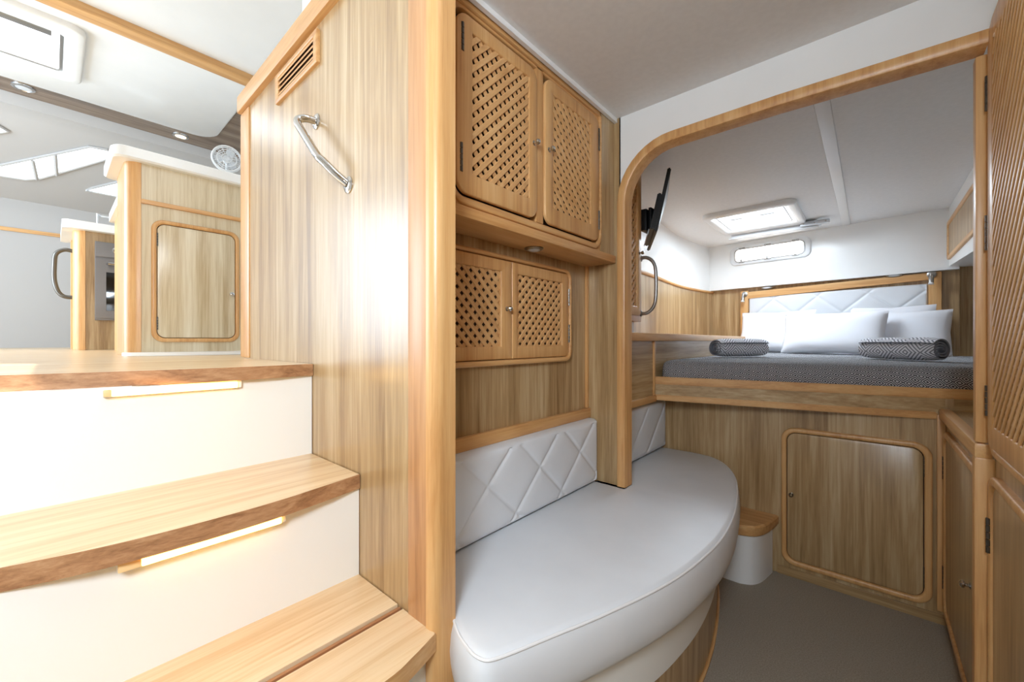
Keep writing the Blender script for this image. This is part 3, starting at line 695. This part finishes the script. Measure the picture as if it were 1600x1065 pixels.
def pillow(label, cx, cy, z0, w_, h_, t_, lean, rz, droop=0.0):
    n, m = 30, 20; bm = bmesh.new(); G = [[], []]
    random.seed(int(cx*1000) % 97)
    ph = [random.uniform(0, 6) for _ in range(4)]
    for side in (0, 1):
        sg = 1 if side == 0 else -1
        for i in range(n+1):
            row = []
            for j in range(m+1):
                u = -1+2*i/n; v_ = -1+2*j/m
                pin = 1-0.07*(1-u*u)*0 - 0.0
                x = u*w_/2*(1-0.06*(1-v_*v_)*0 - 0.05*(1-abs(v_))**1.0*abs(u)**3)
                y = v_*h_/2*(1-0.07*(1-abs(u))*abs(v_)**3)
                th = t_/2*max(0, (1-u**4))**0.6*max(0, (1-v_**4))**0.6
                th += 0.004*math.sin(u*5+ph[0]+v_*3)*(1-u*u)*(1-v_*v_)
                y -= droop*(u*u)*0.02
                row.append(bm.verts.new((x, -sg*th, y+h_/2)))
            G[side].append(row)
    for side in (0, 1):
        g_ = G[side]
        for i in range(n):
            for j in range(m): bm.faces.new((g_[i][j], g_[i+1][j], g_[i+1][j+1], g_[i][j+1]))
    bmesh.ops.remove_doubles(bm, verts=bm.verts, dist=1e-5)
    bmesh.ops.transform(bm, matrix=Matrix.Rotation(lean, 4, 'X'), verts=bm.verts)
    o = mk('pillow', bm, 'linen', None, smooth=80); o.location = (cx, cy, z0); o.rotation_euler = (0, 0, rz)
    setp(o, label, 'pillow', 'white pillows against the headboard')
    return o
pillow('white pillow at the left end of the headboard, partly behind the middle pillow', -0.555, 3.62, 0.912, 0.50, 0.335, 0.11, R(-18), EW-0.03)
pillow('wide white pillow leaning in front in the middle of the headboard', -0.200, 3.40, 0.914, 0.56, 0.300, 0.13, R(-22), EW)
pillow('white pillow at the right end, standing in front of another pillow', 0.165, 3.50, 0.912, 0.40, 0.29, 0.10, R(-16), EW)
pillow('white pillow hidden behind the right pillow with only its top corner showing', 0.100, 3.650, 0.911, 0.42, 0.325, 0.06, R(-9), EW)
pillow('white pillow leaning on the right wall of the berth behind the jamb', 0.62, 3.05, 0.912, 0.42, 0.30, 0.12, R(-25), R(-75))

def towel(label, cx, cy, rz, ln, rad, endside):
    bm = bmesh.new(); th = 0.0075; turns = 3.4; n = 90
    inner, outer = [], []
    for i in range(n+1):
        t = i/n; a = 2*math.pi*turns*t; r0 = 0.008+(rad-0.008)*t
        bulge = 1.0
        for lst, rr_ in ((inner, r0-th*.5), (outer, r0+th*.5)):
            lst.append((rr_*math.cos(a), rr_*math.sin(a)*0.92))
    segs = 14; rows = []; uvl = bm.loops.layers.uv.new('UVMap'); arc_ = [0.0]
    for i in range(n): arc_.append(arc_[-1]+(Vector(outer[i+1])-Vector(outer[i])).length)
    for s in range(segs+1):
        u = -1+2*s/segs; x = u*ln/2; k = 1-0.12*abs(u)**6
        row_i = [bm.verts.new((x+0.004*math.sin(i*.3), a*k, b*k+rad*.9)) for i, (a, b) in enumerate(inner)]
        row_o = [bm.verts.new((x+0.004*math.sin(i*.3), a*k, b*k+rad*.9)) for i, (a, b) in enumerate(outer)]
        rows.append((row_i, row_o))
    for (ai, ao), (bi, bo_) in zip(rows, rows[1:]):
        for i in range(n):
            bm.faces.new((ai[i], ai[i+1], bi[i+1], bi[i])); f_ = bm.faces.new((ao[i], ao[i+1], bo_[i+1], bo_[i]))
            for lp, (vv, kk) in zip(f_.loops, ((ao[i], i), (ao[i+1], i+1), (bo_[i+1], i+1), (bo_[i], i))): lp[uvl].uv = (vv.co.x, arc_[kk])
        bm.faces.new((ai[n], ao[n], bo_[n], bi[n]))
    for ri, ro in (rows[0], rows[-1]):
        for i in range(n): bm.faces.new((ri[i], ri[i+1], ro[i+1], ro[i]))
    o = mk('rolled_towel', bm, 'towelA', None, smooth=50); o.location = (cx, cy, 0.911); o.rotation_euler = (0, 0, rz)
    setp(o, label, 'towel', 'rolled towels on the bed')
    return o
towel('rolled grey striped towel on the left of the mattress', -0.545, 2.53, R(52), 0.30, 0.055, -1)
towel('rolled grey striped towel on the right of the mattress', 0.105, 2.60, R(-42), 0.33, 0.057, 1)

# ================================================================== BERTH FITTINGS
PZ = ('X+', -0.757)
c = thing('side_cupboard', 'narrow oak lattice cupboard just beyond the arch on the left', 'cupboard', (-0.9, 1.6, 1.085))
box('body', 'oakZ', c, -1.08, -0.762, 1.458, 1.735, 1.085, 1.825, .003)
box('interior_shade', 'dark', c, -0.7625, -0.760, 1.465, 1.68, 1.12, 1.80)
lattice_door(c, ('X+', -0.762), (1.462, 1.700, 1.110, 1.80), (1.500, 1.662, 1.150, 1.76), 0.02, True, (1.682, 1.38), [], d0=0.002, d1=0.014)
box('base_strip', 'plastic', c, -1.07, -0.79, 1.458, 1.72, 1.037, 1.086)
h = thing('cabin_grab_handle', 'curved steel grab handle on the edge of the narrow lattice cupboard', 'handle', (-0.76, 1.72, 1.24))
tub('grip', 'steel', h, catmull([(-0.7605, 1.725, 1.365), (-0.735, 1.727, 1.366), (-0.708, 1.73, 1.345), (-0.695, 1.73, 1.30), (-0.695, 1.73, 1.19), (-0.708, 1.73, 1.145), (-0.735, 1.727, 1.122), (-0.7605, 1.725, 1.122)], 5), 0.0075, 12)
disc('flange', 'steel', h, (-0.7605, 1.725, 1.365), (1, 0, 0), [(0.014, 0), (0.013, .004), (0.009, .006)], 16)
disc('flange', 'steel', h, (-0.7605, 1.725, 1.122), (1, 0, 0), [(0.014, 0), (0.013, .004), (0.009, .006)], 16)
# television
tv = thing('television', 'thin black flat television seen edge on, tilted on its bracket', 'television', (-0.745, 1.9, 1.50))
nb, fbm, nt, ft = Vector((-0.677, 1.695, 1.465)), Vector((-0.857, 2.043, 1.465)), Vector((-0.633, 1.735, 1.735)), Vector((-0.787, 2.104, 1.735))
nv = (fbm-nb).cross(nt-nb).normalized()
if nv.x < 0: nv = -nv
def slab(name, mat, a, b, c_, d_, n, t0, t1):
    bm = bmesh.new(); A = [bm.verts.new(p+n*t0) for p in (a, b, d_, c_)]; B = [bm.verts.new(p+n*t1) for p in (a, b, d_, c_)]
    bm.faces.new(A); bm.faces.new(B)
    for k in range(4): bm.faces.new((A[k], A[(k+1) % 4], B[(k+1) % 4], B[k]))
    bmesh.ops.bevel(bm, geom=bm.edges[:], offset=.004, segments=2, affect='EDGES')
    return mk(name, bm, mat, tv)
def lerp(a, b, t): return a+(b-a)*t
slab('screen_panel', 'black', nb, fbm, nt, ft, nv, -0.012, 0.003)
def gp(u, v_): return lerp(lerp(nb, fbm, u), lerp(nt, ft, u), v_)
slab('rear_housing', 'black', gp(.05, .05), gp(.9, .05), gp(.05, .62), gp(.9, .62), nv, -0.030, -0.011)
slab('connector_panel', 'grey', gp(.2, .0), gp(.8, .0), gp(.2, .12), gp(.8, .12), nv, -0.034, -0.029)
bm = bmesh.new()
tube(bm, [(-0.79, 1.77, 1.52), (-0.745, 1.80, 1.52), gp(.3, .3)-nv*.03], 0.009, 8); tube(bm, [(-0.79, 1.77, 1.55), (-0.75, 1.80, 1.55), gp(.3, .42)-nv*.03], 0.007, 8)
_box(bm, -0.768, -0.740, 1.735, 1.80, 1.49, 1.585, .003)
_box(bm, -0.735, -0.722, 1.745, 1.80, 1.495, 1.59, .003)
mk('bracket', bm, 'black', tv)
# port window in end wall
pw = endroot('window_4', None, None, 0.225, 0.055, 1.716); pw['kind'] = 'structure'; pw['label'] = 'rectangular opening port above the headboard'
PW = ('Y-', 0)
ring('window_frame', 'plastic', pw, PW, (-0.285, 0.285, -0.078, 0.078), (-0.245, 0.245, -0.052, 0.052), 0.045, 0.03, 0, 0.016, .005, local=True)
ring('gasket', 'steel', pw, PW, (-0.248, 0.248, -0.055, 0.055), (-0.241, 0.241, -0.049, 0.049), 0.032, 0.028, 0.010, 0.019, .001, local=True)
plate('pane', 'portglass', pw, PW, (-0.242, 0.242, -0.050, 0.050), 0.028, 0.004, 0.008, .001, local=True)
for s in (-0.19, 0.0, 0.19):
    bm = bmesh.new(); _box(bm, s-.022, s+.022, -0.026, -0.014, -0.060, -0.052, .002); _box(bm, s-.007, s+.007, -0.032, -0.014, -0.056, -0.034, .002); mk('latch', bm, 'steel', pw, local=True)
    bm = bmesh.new()
    for q in (-0.018, -0.006, 0.006, 0.018): _box(bm, s+q-.004, s+q+.004, -0.026, -0.014, 0.052, 0.064, .002)
    mk('hinge', bm, 'steel', pw, local=True)
# unseen port added around the fill light behind the camera
pq = thing('fill_port', None, None, (0.215, -0.40, 1.50)); pq['kind'] = 'structure'; pq['label'] = 'added unseen side port around the fill light in the right wall, aft of the tall cupboard'
ring('window_frame', 'plastic', pq, ('X-', 0.215), (-0.76, -0.04, 1.28, 1.72), (-0.70, -0.10, 1.33, 1.67), 0.06, 0.04, 0, 0.014, .005)
plate('pane', 'portglass', pq, ('X-', 0.215), (-0.70, -0.10, 1.33, 1.67), 0.04, 0.0, 0.006, .001)  # glowing pane added with the fill light
# roof hatch
ha = thing('window_5', None, None, (-0.58, 3.14, 1.83)); ha['kind'] = 'structure'; ha['label'] = 'bright roof hatch over the berth'
HZ = ('Z-', 1.83)
ring('window_frame', 'white', ha, HZ, (-0.84, -0.325, 2.84, 3.42), (-0.795, -0.37, 2.90, 3.36), 0.05, 0.03, 0, 0.028, .010)
plate('pane', 'hatchglass', ha, HZ, (-0.796, -0.369, 2.899, 3.361), 0.03, 0, 0.010, .002)
ring('inner_seal', 'grey', ha, HZ, (-0.775, -0.39, 2.93, 3.335), (-0.768, -0.397, 2.937, 3.328), 0.02, 0.018, 0.008, 0.014, .001)
box('hatch_handle', 'plastic', ha, -0.70, -0.62, 3.00, 3.02, 1.805, 1.822, .004)
box('hatch_handle', 'plastic', ha, -0.53, -0.45, 3.00, 3.02, 1.805, 1.822, .004)
hbld = thing('hatch_blind', 'white roller blind cassette below the roof hatch with a clear catch', 'blind', (-0.55, 3.45, 1.79))
box('cassette', 'plastic', hbld, -0.80, -0.27, 3.44, 3.50, 1.775, 1.826, .012)
box('rail', 'plastic', hbld, -0.80, -0.25, 3.50, 3.53, 1.795, 1.829, .006)
box('pull_bar', 'grey', hbld, -0.81, -0.26, 3.43, 3.445, 1.772, 1.784, .003)
ca = box('catch', 'lensoff', hbld, -0.36, -0.20, 3.405, 3.43, 1.785, 1.815, .006)
for a in (-0.34, -0.28, -0.22): disc('screw', 'steel', ca, (a, 3.405, 1.80), (0, -1, 0), [(0.005, 0), (0.004, .003), (0, .003)], 10)
# overhead locker on the right
ol_ = thing('overhead_locker', 'white overhead locker with small oak door right of the berth', 'locker', (0.6, 2.6, 1.42))
bm = bmesh.new()
q = [(1.47, 1.36), (3.79, 1.47), (3.79, 1.828), (1.47, 1.828)]
A = [bm.verts.new((0.37, a, b)) for a, b in q]; B = [bm.verts.new((0.858, a, b-.02)) for a, b in q]
bm.faces.new(A); bm.faces.new(B)
for k in range(4): bm.faces.new((A[k], A[(k+1) % 4], B[(k+1) % 4], B[k]))
mk('body', bm, 'white', ol_)
ring('door_frame', 'oakY', ol_, ('X-', 0.37), (2.3, 3.68, 1.50, 1.735), (2.33, 3.64, 1.525, 1.71), 0.03, 0.02, 0, 0.012, .004)
plate('door', 'lamZ', ol_, ('X-', 0.37), (2.333, 3.637, 1.528, 1.707), 0.02, 0, 0.007, .002)

# ================================================================== RIGHT SIDE JOINERY
rl = thing('low_locker', 'low oak side locker with worktop ledge and rounded door beside the berth', 'locker', (0.4, 1.75, 0))
box('body', 'lamZ', rl, 0.202, 0.84, 1.425, 2.066, 0, 0.70)
box('top', 'lamY', rl, 0.200, 0.84, 1.425, 2.066, 0.70, 0.757, .003)
box('top_edging', 'oakY', rl, 0.182, 0.212, 1.421, 2.066, 0.728, 0.763, .006)
box('end_post', 'oakZ', rl, 0.182, 0.216, 1.421, 1.45, 0, 0.730, .005)
PR = ('X-', 0.202)
ring('door_frame', 'oakZ', rl, PR, (1.475, 2.060, 0.06, 0.690), (1.495, 2.040, 0.08, 0.668), 0.05, 0.035, 0, 0.012, .005)
d = plate('door', 'lamZ', rl, PR, (1.498, 2.037, 0.083, 0.665), 0.033, 0, 0.006, .002)
knob(d, (0.197, 1.575, 0.365), (-1, 0, 0), 1.1)
hinge(d, PR, 2.046, 0.52, 0.60, 0.010, .0035); hinge(d, PR, 2.046, 0.14, 0.22, 0.010, .0035)
tc_ = thing('tall_cupboard', 'tall oak cupboard on the right with large diagonal slat door', 'cupboard', (0.23, 1.1, 0))
PT = ('X-', 0.215)
ring('moulding', 'oakZ', tc_, PT, (0.66, 1.418, 0.742, 1.722), (0.678, 1.402, 0.760, 1.704), 0.05, 0.035, 0, 0.012, .005)
box('interior_shade', 'dark', tc_, 0.2140, 0.2155, 0.72, 1.36, 0.80, 1.68)
lattice_door(tc_, PT, (0.682, 1.398, 0.764, 1.700), (0.735, 1.345, 0.815, 1.655), 0.034, False, None, [(1.400, 1.52, 1.60), (1.400, 1.205, 1.285), (1.400, 0.83, 0.90)], pitch=0.0231, wd=0.0095, d0=0.002, d1=0.016, th=0.003, back=0.011, df=0.0125)
ring('lower_frame', 'oakZ', tc_, PT, (0.66, 1.418, 0.05, 0.700), (0.680, 1.398, 0.07, 0.680), 0.05, 0.035, 0, 0.014, .005)
d = plate('lower_door', 'lamZ', tc_, PT, (0.683, 1.395, 0.073, 0.677), 0.033, 0, 0.008, .002)
hinge(d, PT, 1.402, 0.52, 0.60, 0.014, .004); hinge(d, PT, 1.402, 0.13, 0.21, 0.014, .004)

# ================================================================== SALOON FURNITURE
nc = thing('galley_cabinet', 'nearest saloon cabinet with white worktop and pale rounded door', 'cabinet', (-2.6, 0.8, 0.921))
XF = -2.43
box('body', 'lamlitZ', nc, -2.74, XF, 0.255, 2.2, 0.936, 1.792)
bm = bmesh.new(); cpp = [(XF-.01, 0.268), (XF+.004, 0.262)]+[(XF-.045+.05*math.cos(R(a)), 0.262+.052*math.sin(R(a))) for a in range(0, -91, -15)]+[(XF-.31, 0.210), (XF-.31, 0.268)]
loops(bm, ('Z+', 0), [(cpp, 0.936), (cpp, 1.792)], cap0=True, cap1=True); mk('corner_post', bm, 'oakZ', nc)
bm = bmesh.new(); wp = rr(-2.79, XF+.04, 0.165, 2.2, (0, 0, .03, .05)); wpi = rr(-2.785, XF+.032, 0.173, 2.2, (0, 0, .03, .045))
loops(bm, ('Z+', 0), [(wpi, 1.79), (wp, 1.797), (wp, 1.835), (wpi, 1.842)], cap0=True, cap1=True); mk('worktop', bm, 'white', nc)
box('moulding', 'oakY', nc, XF, XF+.010, 0.262, 2.2, 1.612, 1.632, .004)
ring('door_frame', 'oakZ', nc, ('X+', XF), (0.296, 0.636, 0.995, 1.552), (0.314, 0.618, 1.013, 1.534), 0.045, 0.032, 0, 0.014, .005)
plate('shadow_gap', 'gap', nc, ('X+', XF), (0.313, 0.619, 1.012, 1.535), 0.032, 0, .003, .0005)
d = plate('door', 'lamlitZ', nc, ('X+', XF), (0.3165, 0.6155, 1.0155, 1.5315), 0.03, 0.001, 0.009, .002)
knob(d, (XF+.009, 0.600, 1.235), (1, 0, 0), 1.2); hinge(d, ('X+', XF), 0.316, 1.43, 1.49, .01, .003); hinge(d, ('X+', XF), 0.316, 1.05, 1.11, .01, .003)
bp_ = [(-2.43, 0.20), (-2.40, 0.20)]+[tuple(v)[:2] for v in catmull([(-2.36, 0.215, 0), (-2.30, 0.30, 0), (-2.27, 0.42, 0), (-2.26, 0.70, 0)], 4)]+[(-2.26, 2.0), (-2.43, 2.0)]
setp(prism('floor_plate', 'white', None, bp_, 0.936, 0.950, .004), 'flat white curved plate on the floor at the cabinet foot', 'plate')
mc = thing('middle_cabinet', 'second saloon cabinet with white worktop behind the nearest one', 'cabinet', (-3.6, 0.8, 0.921))
box('body', 'lamZ', mc, -3.75, -3.30, 0.305, 2.2, 0.936, 1.79)
bm = bmesh.new(); cpp = [(-3.31, 0.313), (-3.30, 0.305)]+[(-3.33+.03*math.cos(R(a)), 0.305+.03*math.sin(R(a))) for a in range(0, -91, -18)]+[(-3.75, 0.275), (-3.75, 0.313)]
loops(bm, ('Z+', 0), [(cpp, 0.936), (cpp, 1.79)], cap0=True, cap1=True); mk('corner_post', bm, 'oakZ', mc)
bm = bmesh.new(); wp = rr(-3.80, -3.25, 0.25, 2.2, (0, 0, .03, .05)); loops(bm, ('Z+', 0), [(wp, 1.788), (wp, 1.84)], cap0=True, cap1=True); mk('worktop', bm, 'white', mc)
oc = thing('oven_cabinet', 'farthest saloon cabinet with white worktop, holding the oven', 'cabinet', (-4.4, 0.8, 0.921))
XO = -4.20
box('body', 'lamZ', oc, -4.75, XO, 0.155, 2.2, 0.936, 1.79)
bm = bmesh.new(); cpp = [(XO-.01, 0.165), (XO+.004, 0.158)]+[(XO-.05+.054*math.cos(R(a)), 0.158+.06*math.sin(R(a))) for a in range(0, -91, -15)]+[(XO-.12, 0.098), (XO-.12, 0.165)]
loops(bm, ('Z+', 0), [(cpp, 0.936), (cpp, 1.79)], cap0=True, cap1=True); mk('corner_post', bm, 'oakZ', oc)
box('side_post', 'oakZ', oc, -4.76, -4.66, 0.098, 0.165, 0.936, 1.79, .01)
box('side_panel', 'lamZ', oc, -4.68, -4.30, 0.115, 0.16, 0.936, 1.79)
bm = bmesh.new(); wp = rr(-4.82, XO+.06, 0.045, 2.2, (0, 0, .03, .05)); loops(bm, ('Z+', 0), [(wp, 1.785), (wp, 1.842)], cap0=True, cap1=True); mk('worktop', bm, 'white', oc)
tub('fiddle_rail', 'plastic', oc, [(XO-.03, 0.22, 1.842), (XO-.03, 0.22, 1.93), (XO-.03, 0.24, 1.915), (XO-.03, 2.0, 1.915)], 0.006, 8)
ov = thing('oven', 'steel built in oven with black glass window', 'oven', (XO, 0.5, 1.15))
box('fascia', 'ovensteel', ov, XO+.001, XO+.02, 0.205, 0.75, 1.15, 1.72, .003)
box('control_panel', 'ovensteel', ov, XO+.018, XO+.026, 0.207, 0.75, 1.61, 1.718, .003)
d = box('oven_door', 'ovensteel', ov, XO+.018, XO+.032, 0.207, 0.75, 1.165, 1.595, .004)
box('glass', 'ovenglass', d, XO+.031, XO+.034, 0.262, 0.70, 1.22, 1.50, .001)
tub('oven_handle', 'chrome', d, [(XO+.03, 0.27, 1.56), (XO+.06, 0.27, 1.56), (XO+.06, 0.70, 1.56), (XO+.03, 0.70, 1.56)], 0.010, 10)
knob(ov, (XO+.024, 0.315, 1.665), (1, 0, 0), 2.6, 'chrome')
sh = thing('saloon_grab_handle', 'dark curved grab handle on the side of the oven cabinet', 'handle', (-4.5, 0.1, 1.45))
tub('grip', 'hinge', sh, catmull([(-4.40, 0.105, 1.66), (-4.41, 0.06, 1.665), (-4.42, 0.02, 1.63), (-4.42, 0.012, 1.55), (-4.42, 0.012, 1.44), (-4.42, 0.03, 1.36), (-4.41, 0.06, 1.325), (-4.40, 0.105, 1.32)], 5), 0.014, 12)
disc('flange', 'steel', sh, (-4.40, 0.112, 1.66), (0, -1, 0), [(0.026, 0), (0.024, .006), (0.014, .01)], 16)
disc('flange', 'steel', sh, (-4.40, 0.112, 1.32), (0, -1, 0), [(0.026, 0), (0.024, .006), (0.014, .01)], 16)
# fan
fn_c = Vector((-2.56, 0.615, 1.985)); fax = (Vector((0, 0, 1.0))-fn_c); fax.z *= .2; fax.normalize()
fa = thing('cabin_fan', 'small white caged fan standing on the nearest worktop', 'fan', (-2.56, 0.615, 1.84))
u = fax.orthogonal().normalized(); v_ = fax.cross(u)
bm = bmesh.new()
for off, rad in ((0.018, .074), (-0.018, .074), (0, .077), (0.022, .05), (0.024, .026), (-0.022, .05)):
    tube(bm, [fn_c+fax*off+(u*math.cos(2*math.pi*k/28)+v_*math.sin(2*math.pi*k/28))*rad for k in range(28)], .0022 if rad < .07 else .004, 6, closed=True)
for k in range(16):
    dd = u*math.cos(2*math.pi*k/16)+v_*math.sin(2*math.pi*k/16)
    tube(bm, [fn_c+fax*.025+dd*.012, fn_c+fax*.022+dd*.05, fn_c+fax*.018+dd*.074, fn_c-fax*.018+dd*.074, fn_c-fax*.022+dd*.05], .0013, 4)
mk('cage', bm, 'plastic', fa)
disc('motor', 'plastic', fa, fn_c-fax*.045, fax, [(0.010, 0), (0.022, .005), (0.022, .045), (0.012, .052), (0, .054)], 18)
for k in range(3):
    a0 = 2*math.pi*k/3+.4; bm = bmesh.new(); row = []
    for i in range(7):
        r_ = .012+.052*i/6; wd = .26+.32*math.sin(math.pi*min(1, i/6+.1))
        row.append([bm.verts.new(fn_c+fax*(.004+.006*s)+(u*math.cos(a0+s*wd)+v_*math.sin(a0+s*wd))*r_) for s in (-1, 1)])
    for A, B in zip(row, row[1:]): bm.faces.new((A[0], A[1], B[1], B[0]))
    bmesh.ops.solidify(bm, geom=bm.faces[:], thickness=.0015); mk('blade', bm, 'plastic', fa)
tub('stand', 'plastic', fa, [fn_c-fax*.03, fn_c-fax*.035+Vector((0, 0, -.08)), Vector((fn_c.x-fax.x*.03, fn_c.y-fax.y*.03, 1.85))], .008, 8)
disc('base', 'plastic', fa, (fn_c.x-fax.x*.03, fn_c.y-fax.y*.03, 1.842), (0, 0, 1), [(0.04, 0), (0.04, .008), (0.02, .014), (0, .015)], 20)
for o_ in fa.children:
    for v in o_.data.vertices: v.co = v.co*0.86
# saloon ceiling lights and hatch
for x, y, lb, lm in ((-4.73, 0.78, 'lit round downlight in the ceiling surround near the partition', 'lens'), (-4.70, -0.14, 'unlit round downlight in the ceiling surround at far left', 'lensoff')):
    o = thing('ceiling_downlight', lb, 'light', (x, y, 2.878), 0, 'downlights in the saloon ceiling surround')
    disc('rim', 'chrome', o, (x, y, 2.878), (0, 0, -1), [(0.062, 0), (0.060, .008), (0.045, .012), (0.042, .008)], 24)
    disc('lens', lm, o, (x, y, 2.877), (0, 0, -1), [(0.042, 0), (0.040, .008), (0, .012)], 24)
hz = thing('window_6', None, None, (-3.85, -0.4, 2.867)); hz['kind'] = 'structure'; hz['label'] = 'bright saloon roof hatch at upper left'
HS = ('Z-', 2.867)
ring('window_frame', 'white', hz, HS, (-4.28, -3.52, -0.85, 0.14), (-4.17, -3.64, -0.75, 0.05), 0.07, 0.03, 0, 0.035, .012)
plate('pane', 'hatchglass', hz, HS, (-4.18, -3.63, -0.76, 0.06), 0.03, 0, 0.010, .002)
ring('seal', 'steel', hz, HS, (-4.172, -3.638, -0.752, 0.052), (-4.155, -3.655, -0.735, 0.032), 0.03, 0.02, 0.008, 0.018, .001)
box('hatch_catch', 'steel', hz, -3.72, -3.66, -0.30, 0.0, 2.845, 2.858, .004)
